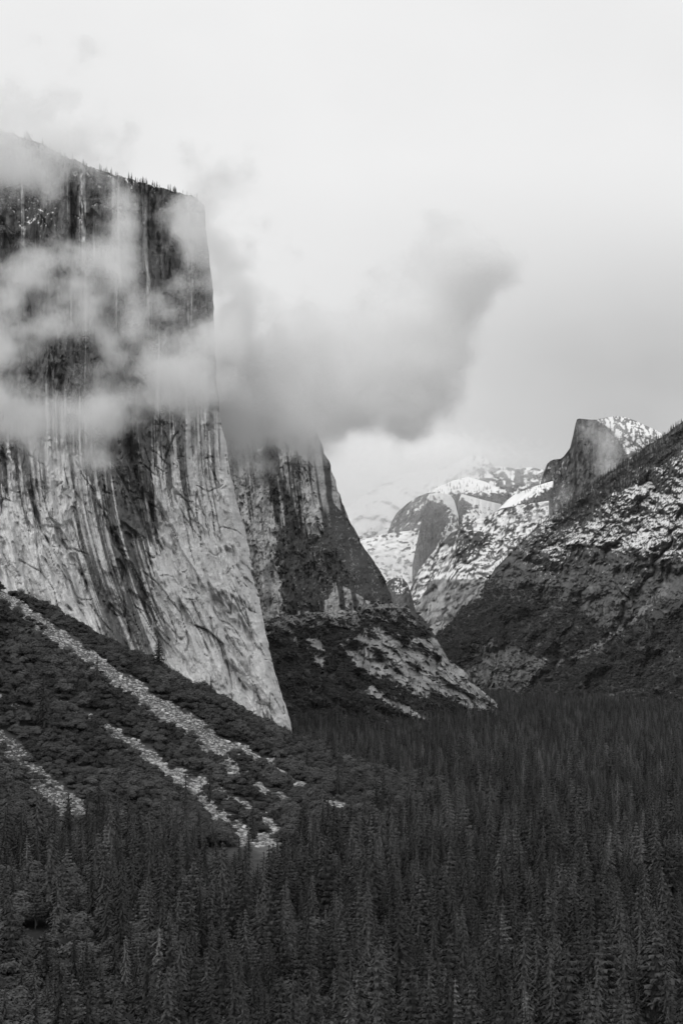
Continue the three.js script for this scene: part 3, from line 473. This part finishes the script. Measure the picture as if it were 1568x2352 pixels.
/* ---- the valley forest */
{
  const r = rng(77), trees = [], broad = [];
  for (let D = 590; D < 6200;) {
    const step = 11.5 + D * 0.0005, half = 0.19 * D + 150;
    for (let X = -half; X < half; X += step) {
      const x = X + (r() - 0.5) * step * 0.95, z = -(D + (r() - 0.5) * step * 0.95), q = [r(), r(), r(), r()];
      const y = ground(x, z), h0 = fan(x, z), b = bearing([x, y, z]);
      if (h0 > 34 && q[0] > 0.006) continue;
      if (h0 > 0 && q[0] > (h0 > 8 ? 0.03 : 0.12)) continue;
      if (h0 > -3 && chuteAt(b[0], b[1])[0] > -4) continue;
      if (h0 > -75 && b[0] > 430 && b[0] < 690 && D > 1180 && q[1] > 0.25) continue;
      if (soloSpots.some((p) => Math.hypot(p[0] - x, p[2] - z) < 6)) continue;
      if (noise(x * 0.028, z * 0.02, 3) + 0.3 * noise(x * 0.07, z * 0.05, 4) > 0.33) continue;
      const stand = fbm(x * 0.004, z * 0.004, 6, 3), h = Math.max(11, (23 + 20 * q[1] * q[1] + 12 * stand + 15 * fbm(x * 0.03, z * 0.02, 16, 2)) * (q[2] > 0.93 ? 1.2 : 1));
      const woods = D < 1250 && b[0] < 760 ? smooth(-0.2, 0.2, fbm(x * 0.011, z * 0.011, 12, 3) + 0.22 - (b[0] / 760) * 0.34) : D < 2600 ? 0.03 : 0.02;
      if (h0 > -9 && q[3] < 0.3 || q[3] < woods * 0.8) { if (D < 1300 ? q[1] < 0.62 : true) broad.push([x, y - 0.5, z, (D < 1300 ? 14 : 11) + 9 * q[2], q[1] * 6.28, 1.05 + 0.3 * q[0]]); continue; }
      trees.push([x, y - 0.5, z, h, q[2] * 6.28, 0.85 + 0.4 * q[3]]);
    }
    D += step;
  }
  const seen = (t) => { const b = bearing([t[0], t[1] + t[3], t[2]]); return b[0] > 6 && b[0] < 1562 && b[1] < 2330; };
  const split = (list, n) => { const s = list.map((t, i) => [t, i, seen(t) ? t[3] / -t[2] : 0]).sort((a, b) => b[2] - a[2]); return [s.slice(0, n).map((e) => e[0]), s.slice(n).map((e) => e[0])]; };
  const [near, rest] = split(trees, 300), [nearB, restB] = split(broad, 120);
  near.forEach((t, i) => { const k = (i * 5) % 8, m = Math.floor(clamp(1.5 + 3 * noise(t[0] * 0.02, t[2] * 0.015, 5) + 1.2 * Math.sin(i * 7.7), 0, 2.99)); treeThing('c' + k + m, conifers[k], [M.bark, M.needles[m]], t, 'conifer_tree', 'tall dark conifer crowded into the nearest part of the valley forest', 'conifer', 'conifers in the nearest part of the forest'); });
  nearB.forEach((t, i) => { const k = i % 4, m = i % 3; treeThing('o' + k + m, oaks[k], [M.barkPale, M.leaves[m]], t, 'broadleaf_tree', 'round-crowned broadleaf tree among the conifers', 'broadleaf tree', 'broadleaf trees among the conifers'); });
  const bins = conifers.map(() => []); rest.forEach((t, i) => bins[(i * 5) % 8].push([...t.slice(0, 6), clamp(0.047 + 0.05 * noise(t[0] * 0.02, t[2] * 0.015, 5) + 0.02 * Math.sin(i * 7.7) + (i % 23 === 0 ? 0.04 : 0), 0.032, 0.12)]));
  const white = matte(1);
  const wood = mass('conifer_forest', 'dense dark conifer forest filling the valley floor');
  bins.forEach((b, k) => { const whole = mergeGeometries([conifers[k].crown, (() => { const t = conifers[k].trunk.clone(); return t; })()]); instanced('conifers', whole, white, b, '', wood); });
  const ob = oaks.map(() => []); restB.forEach((t, i) => ob[i % 4].push([...t.slice(0, 6), 0.06 + 0.012 * (i % 4)]));
  const grove = mass('broadleaf_grove', 'broadleaf crowns mixed through the conifer forest');
  ob.forEach((b, k) => b.length && instanced('crowns', oaks[k].crown, white, b, '', grove));

  /* ---- brush on the debris fan */
  const shrubs = [];
  for (let z = -2500; z < -1270; z += 6.8) for (let x = -760; x < 230; x += 6.8) {
    const X = x + (r() - 0.5) * 6.6, Z = z + (r() - 0.5) * 6.6, q = [r(), r(), r()], h0 = fan(X, Z), y = ground(X, Z);
    if (h0 < -2) continue;
    const b = bearing([X, y, Z]), [e, dk] = chuteAt(b[0], b[1]);
    if (b[0] < -420 || b[0] > 1640) continue;
    if (e > -3 && q[0] > (dk ? 0.1 : 0.05)) continue;
    if (soloSpots.some((p) => Math.hypot(p[0] - X, p[2] - Z) < 4)) continue;
    const n = fbm(X * 0.02, Z * 0.02, 3, 3);
    if (n < -0.42) continue;
    shrubs.push([X, y - 0.5, Z, Math.max(2.5, (7.5 + 9 * n + 9 * fbm(X * 0.009, Z * 0.009, 13, 2) + 10 * q[1] * q[1]) * (e > -8 ? 0.7 : 1)), q[2] * 6.28, 1.15 + 0.35 * q[0]]);
  }
  const sees = (t) => { const b = bearing([t[0], t[1] + t[3] * 0.8, t[2]]); return b[0] > 4 && b[0] < 1560 && b[1] < 2340 && Math.hypot(t[0] - APEX[0], t[2] - APEX[2]) > 0 && t[2] > -2200; };
  const ss = shrubs.map((t) => [t, sees(t) ? t[3] / -t[2] : 0]).sort((a, b) => b[1] - a[1]), nearS = ss.slice(0, 300).map((e) => e[0]), restS = ss.slice(300).map((e) => e[0]);
  nearS.forEach((t, i) => { const k = i % 4, m = i % 3, mesh = { crown: bushes[k], trunk: oaks[k].trunk }; treeThing('b' + k + m, mesh, [M.bark, M.leaves[m]], t, 'oak_shrub', 'large rounded evergreen shrub on the brushy debris slope', 'shrub', 'shrubs on the debris slope'); });
  const sb = bushes.map(() => []); restS.forEach((t, i) => sb[i % 4].push([...t.slice(0, 6), clamp(0.058 + 0.05 * noise(t[0] * 0.03, t[2] * 0.03, 3) + 0.012 * ((i * 5) % 4 - 1.5), 0.03, 0.12)]));
  const brush = mass('brush', 'dense dark brush covering the debris slope');
  sb.forEach((b, k) => instanced('shrubs', bushes[k], white, b, '', brush));

  /* ---- rocks in the chutes */
  const rocks = [], rr = rng(9);
  const stones = [0, 1, 2, 3, 4].map((k) => { const g = new THREE.DodecahedronGeometry(0.5, 0), p = g.attributes.position, h = new Map(); for (let i = 0; i < p.count; i++) { const key = [p.getX(i), p.getY(i), p.getZ(i)].map((v) => v.toFixed(3)).join(); if (!h.has(key)) h.set(key, [1 + (rr() - 0.5) * 0.5, (0.62 + (rr() - 0.5) * 0.3), 0.85 + (rr() - 0.5) * 0.5]); const s = h.get(key); p.setXYZ(i, p.getX(i) * s[0] * 1.2, p.getY(i) * s[1], p.getZ(i) * s[2]); } g.deleteAttribute('uv'); g.computeVertexNormals(); return g; });
  for (let i = 0; i < 260000 && rocks.length < 16500; i++) {
    const x = mix(-700, 170, rr()), z = mix(-2420, -1270, rr()), s = rr(), a = rr(), y = ground(x, z); if (fan(x, z) < -1) continue;
    const b = bearing([x, y, z]); if (b[0] < -300) continue; const [e, dk] = chuteAt(b[0], b[1]); if (e < -1) continue;
    rocks.push([x, y + 0.1, z, 0.8 + 2.4 * s * s + (s > 0.985 ? 1.8 : 0), a * 6.28, 1 + 0.5 * rr(), dk]);
  }
  const vis = rocks.map((t) => { const b = bearing([t[0], t[1], t[2]]); return [t, b[0] > 3 && b[0] < 1560 ? t[3] / -t[2] : 0]; }).sort((a, b) => b[1] - a[1]);
  vis.slice(0, 300).forEach(([t], i) => {
    const m = new THREE.Mesh(stones[i % 5], t[6] ? M.stoneDark : M.stone[i % 3]); m.position.set(t[0], t[1], t[2]); m.scale.set(t[3] * t[5], t[3], t[3]); m.rotation.set((i % 7) * 0.1 - 0.3, t[4], (i % 5) * 0.12 - 0.2);
    place(m, 'boulder'); tag(m, t[6] ? 'large grey boulder in the darker rock field at the left edge' : 'large pale granite boulder lying in the bright rock chutes', 'boulder', t[6] ? 'boulders in the dark rock field' : 'boulders in the rock chutes');
  });
  const rb = stones.map(() => []); vis.slice(300).forEach(([t], i) => rb[i % 5].push([t[0], t[1], t[2], t[3], t[4], t[5], (t[6] ? 0.1 : 0.16) + 0.085 * (i % 4)]));
  const rubble = mass('talus_rubble', 'broken pale granite rubble in the rock chutes');
  rb.forEach((b, k) => instanced('stones', stones[k], white, b, '', rubble));

  /* ---- small trees and brush on the mountains */
  function scatter(pick, count, test, h0, h1, seed) {
    const q = rng(seed), out = [], ks = [], cum = []; let sum = 0;
    for (let k = pick.rows * 2; k < pick.n - pick.rows * 2; k++) { if (k % pick.rows < pick.nb) continue; const w = test(pick.sheet[k * 3], pick.sheet[k * 3 + 1]); if (w > 0.001) { sum += w; ks.push(k); cum.push(sum); } }
    for (let i = 0; i < count; i++) {
      const t = q() * sum; let a = 0, b = cum.length - 1; while (a < b) { const c = (a + b) >> 1; if (cum[c] < t) a = c + 1; else b = c; }
      const k = ks[a], h = mix(h0, h1, q() * q()); out.push([pick.pos[k * 3] + (q() - 0.5) * 6, pick.pos[k * 3 + 1] - 0.1 * h, pick.pos[k * 3 + 2] + (q() - 0.3) * 8, h, q() * 6.28, 0.9 + 0.5 * q(), 0.035 + 0.035 * q()]);
    }
    return out;
  }
  const put = (name, geos, list, label) => { const whole = mass(name, label); geos.forEach((g, k) => { const l = list.filter((_, i) => i % geos.length === k); if (l.length) instanced('plants', g, white, l, '', whole); }); };
  put('hillside_trees', lowConifer, [...scatter(side, 3300, (x, y) => ridgeWood(x, y) + 0.6 * smooth(10, 0, y - sideTop(x)), 13, 30, 31), ...scatter(side, 5200, (x, y) => (cliffAt(x, y) ? 0.1 : 1) * (0.6 * sideWood(x, y) + 0.9 * smooth(0.1, 0.35, fbm(x * 0.02, y * 0.025, 44, 3))), 13, 28, 30)], 'small conifers on the mountainside at right');
  put('hillside_brush', bushes, scatter(side, 8000, (x, y) => (cliffAt(x, y) ? 0.12 : 1) * (0.9 * sideWood(x, y) + 0.16 * smooth(0, 0.3, fbm(x * 0.03, y * 0.03, 47, 3))) * (distLine(gullyLine, x, y)[0] < 8 ? 0.15 : 1), 8, 20, 32), 'dark brush on the mountainside at right');
  put('apron_brush', bushes, scatter(apron, 5200, (x, y) => slabAt(x, y) ? 0.14 * smooth(0.08, 0.3, fbm(x * 0.05, y * 0.05, 9, 3)) : (y < apTop(x) + 40 ? 0.22 : 0.9) * (fbm(x * 0.03, y * 0.03, 19, 3) > 0.2 ? 0.2 : 1), 6, 17, 33), 'dark brush around the pale slabs below the buttress');
  put('apron_trees', lowConifer, scatter(apron, 600, (x, y) => slabAt(x, y) ? 0.05 : smooth(1450, 1640, y) + 0.06, 13, 30, 34), 'small conifers on the slope below the buttress');
  put('rim_trees', lowConifer, scatter(cap, 150, (x, y) => y < 470 && x > 60 ? (noise(x * 0.03, 2, 7) > -0.1 ? 1 : 0.15) * smooth(16, 0, y - capTop(clamp((x + 420) / 890))) : 0, 6, 15, 35), 'stunted pines along the rim of the great wall');
  put('ridge_trees', lowConifer, [...scatter(ridge, 700, (x, y) => smooth(1090, 1150, y) * 0.7 + 0.05, 16, 34, 36), ...scatter(snowRamp, 420, (x, y) => (y < 1136 && x > 1170) || (x > 1150 && y > 1172 - (x - 1160) * 0.5) ? 0.8 : 0, 16, 30, 37), ...scatter(peak, 500, (x, y) => x > 1040 ? 0.5 : 0.03, 20, 40, 38), ...scatter(knoll, 120, () => 0.4, 8, 16, 39)], 'tiny conifers on the far snowy ridges');
}

/* ------------------------------------------------------------------ clouds: volumes of fine flakes that scatter the daylight */
const mist = new THREE.MeshPhysicalMaterial({ color: grey(0.99), roughness: 1, transmission: 0.85, thickness: 0, specularIntensity: 0, side: THREE.DoubleSide });
function flakes(seed, n, size) {     // one parcel of cloud: n flakes in a soft unit cell
  const r = rng(seed), T = [], k = () => (r() + r() + r() - 1.5) * 0.8;
  for (let i = 0; i < n; i++) {
    const c = [k(), k(), k()], u = new THREE.Vector3(r() - 0.5, r() - 0.5, r() - 0.5).normalize(), v = new THREE.Vector3(r() - 0.5, r() - 0.5, r() - 0.5).cross(u).normalize();
    for (const [a, b] of [[1, 0], [-0.5, 0.87], [-0.5, -0.87]]) T.push(c[0] + (u.x * a + v.x * b) * size, c[1] + (u.y * a + v.y * b) * size, c[2] + (u.z * a + v.z * b) * size);
  }
  return soup(T);
}
const PER = 58, FS = 0.0223, TAU = PER * 1.3 * FS * FS / 2;      // optical depth of one parcel across its cell
const parcel = flakes(900, PER, FS);
let parcels = 0;
function cloud(label, cell, D, thick, puffs, holes, nscale, wisp, seed, most = 2, veil = 0.3) {
  const r = rng(seed), list = [];
  const xs = puffs.flatMap((p) => [p[0] - p[2] * 1.8, p[0] + p[2] * 1.8]), ys = puffs.flatMap((p) => [p[1] - p[3] * 1.8, p[1] + p[3] * 1.8]);
  const a = at(Math.min(...xs), Math.max(...ys), D), b = at(Math.max(...xs), Math.min(...ys), D);
  for (let z = -D - thick; z <= -D + thick; z += cell) for (let y = a[1]; y < b[1]; y += cell) for (let x = a[0]; x < b[0]; x += cell) {
    const s = bearing([x, y, z]);
    let g = 0; for (const p of puffs) { const e = ((s[0] - p[0]) / p[2]) ** 2 + ((s[1] - p[1]) / p[3]) ** 2 + ((z + D + (p[5] ?? 0)) / (thick * 0.55)) ** 2; if (e < 5) g += p[4] * Math.exp(-e); }
    if (g < 0.02) continue;
    for (const h of holes) { const e = ((s[0] - h[0]) / h[2]) ** 2 + ((s[1] - h[1]) / h[3]) ** 2; if (e < 6) g *= 1 - h[4] * Math.exp(-e); }
    const g0 = g; g = most * (1 - Math.exp(-g / most));
    const n = fbm(x / nscale, y / nscale * 1.1, z / nscale, 5, 0.6), e = (1 - Math.exp(-g0 / 1.1)), m = most * smooth(0.44, 1.25, e + wisp * n) + veil * g * (0.6 + n) - 0.02;
    if (m <= 0) continue;
    const want = m * cell / (thick * 0.97) / TAU, k = Math.floor(want) + (r() < want % 1 ? 1 : 0);
    for (let i = 0; i < k; i++) list.push([x + (r() - 0.5) * cell, y + (r() - 0.5) * cell, z + (r() - 0.5) * cell, cell, r() * 6.28]);
  }
  parcels += list.length;
  const m = instanced('cloud', parcel, mist, list, label);
  return m;
}
cloud('grey cloud bank drifting across the face of the great wall', 7, 2700, 90, [
  [400, 850, 130, 90, 2.4], [300, 930, 120, 55, 1.9], [340, 780, 110, 70, 1.6], [470, 780, 60, 100, 1.8], [450, 700, 70, 70, 1.4], [220, 650, 100, 70, 1.5], [240, 580, 60, 60, 1.3], [110, 620, 60, 42, 1.8], [20, 940, 95, 60, 2.6], [10, 780, 60, 90, 2.4], [150, 1060, 85, 34, 1.6], [50, 380, 120, 80, 2.6], [40, 300, 120, 60, 3.4], [110, 330, 60, 40, 1.6], [250, 410, 45, 60, 1.6], [285, 510, 40, 80, 1.4], [450, 490, 60, 90, 1.4], [500, 600, 50, 140, 2.0], [520, 760, 50, 110, 2.0], [250, 700, 300, 330, 0.35], [100, 700, 120, 120, 0.6], [270, 350, 36, 36, 0.3], [480, 400, 50, 60, 0.3], [50, 190, 130, 80, 0.35],
], [[163, 460, 30, 90, 0.9], [362, 560, 38, 90, 0.95], [370, 430, 60, 26, 0.95], [125, 830, 40, 70, 0.6], [260, 740, 40, 50, 0.6], [90, 500, 40, 60, 0.5]], 80, 1.9, 41, 2.8, 0.16);
cloud('large grey cloud streaming from the great wall across the valley', 9.5, 3450, 130, [
  [600, 860, 110, 140, 2.4], [640, 985, 100, 62, 3.4], [550, 970, 60, 80, 2.4], [715, 965, 55, 60, 2.4], [740, 870, 120, 110, 2.4], [860, 860, 110, 110, 2.4], [960, 880, 95, 95, 2.6], [1000, 780, 80, 90, 3], [1020, 670, 75, 90, 4], [1035, 570, 62, 60, 5], [1105, 630, 60, 55, 4], [880, 740, 110, 60, 0.9], [560, 780, 60, 90, 1.4], [920, 980, 90, 36, 1.2], [700, 760, 120, 60, 0.7],
], [[680, 740, 50, 40, 0.6], [830, 1010, 50, 30, 0.8], [930, 935, 24, 18, 0.7], [1010, 830, 22, 26, 0.6]], 100, 1.5, 42, 4, 0.13);
cloud('thin bright mist over the snowy mountain at the valley head', 30, 12300, 500, [[880, 1080, 130, 80, 3.4], [830, 1160, 70, 70, 2.2], [990, 1055, 100, 50, 3], [1120, 1065, 110, 40, 2.2], [1220, 1090, 60, 30, 0.6], [940, 1140, 70, 40, 0.6]], [], 600, 0.4, 43, 1.8, 0.7);
cloud('low mist filling the gap below the snowy ledges', 22, 7900, 220, [[900, 1300, 50, 30, 1.2], [870, 1280, 30, 22, 0.8], [930, 1330, 30, 22, 0.6]], [], 260, 0.5, 44, 1.8, 0.7);
cloud('wisp of mist against the sheer face of the domed peak', 18, 11500, 260, [[1395, 1020, 34, 50, 1.3], [1350, 990, 26, 24, 0.9], [1400, 1085, 26, 30, 1.2]], [], 400, 0.5, 45, 1.6, 0.8);
cloud('small mist trail rising above the trees near the domed peak', 20, 7600, 150, [[1235, 1186, 36, 12, 0.9], [1296, 1140, 12, 22, 0.9], [1170, 1200, 24, 16, 0.5], [1270, 1168, 20, 12, 0.6]], [], 160, 0.7, 46, 1.8, 0.8);
cloud('pale haze veil across the far snowy valley', 24, 9000, 260, [[880, 1180, 90, 110, 0.9], [960, 1120, 120, 70, 0.6], [1080, 1130, 140, 60, 0.45], [1200, 1130, 70, 50, 0.35]], [], 500, 0.25, 47, 0.6, 0.9);

renderer.render(scene, camera);
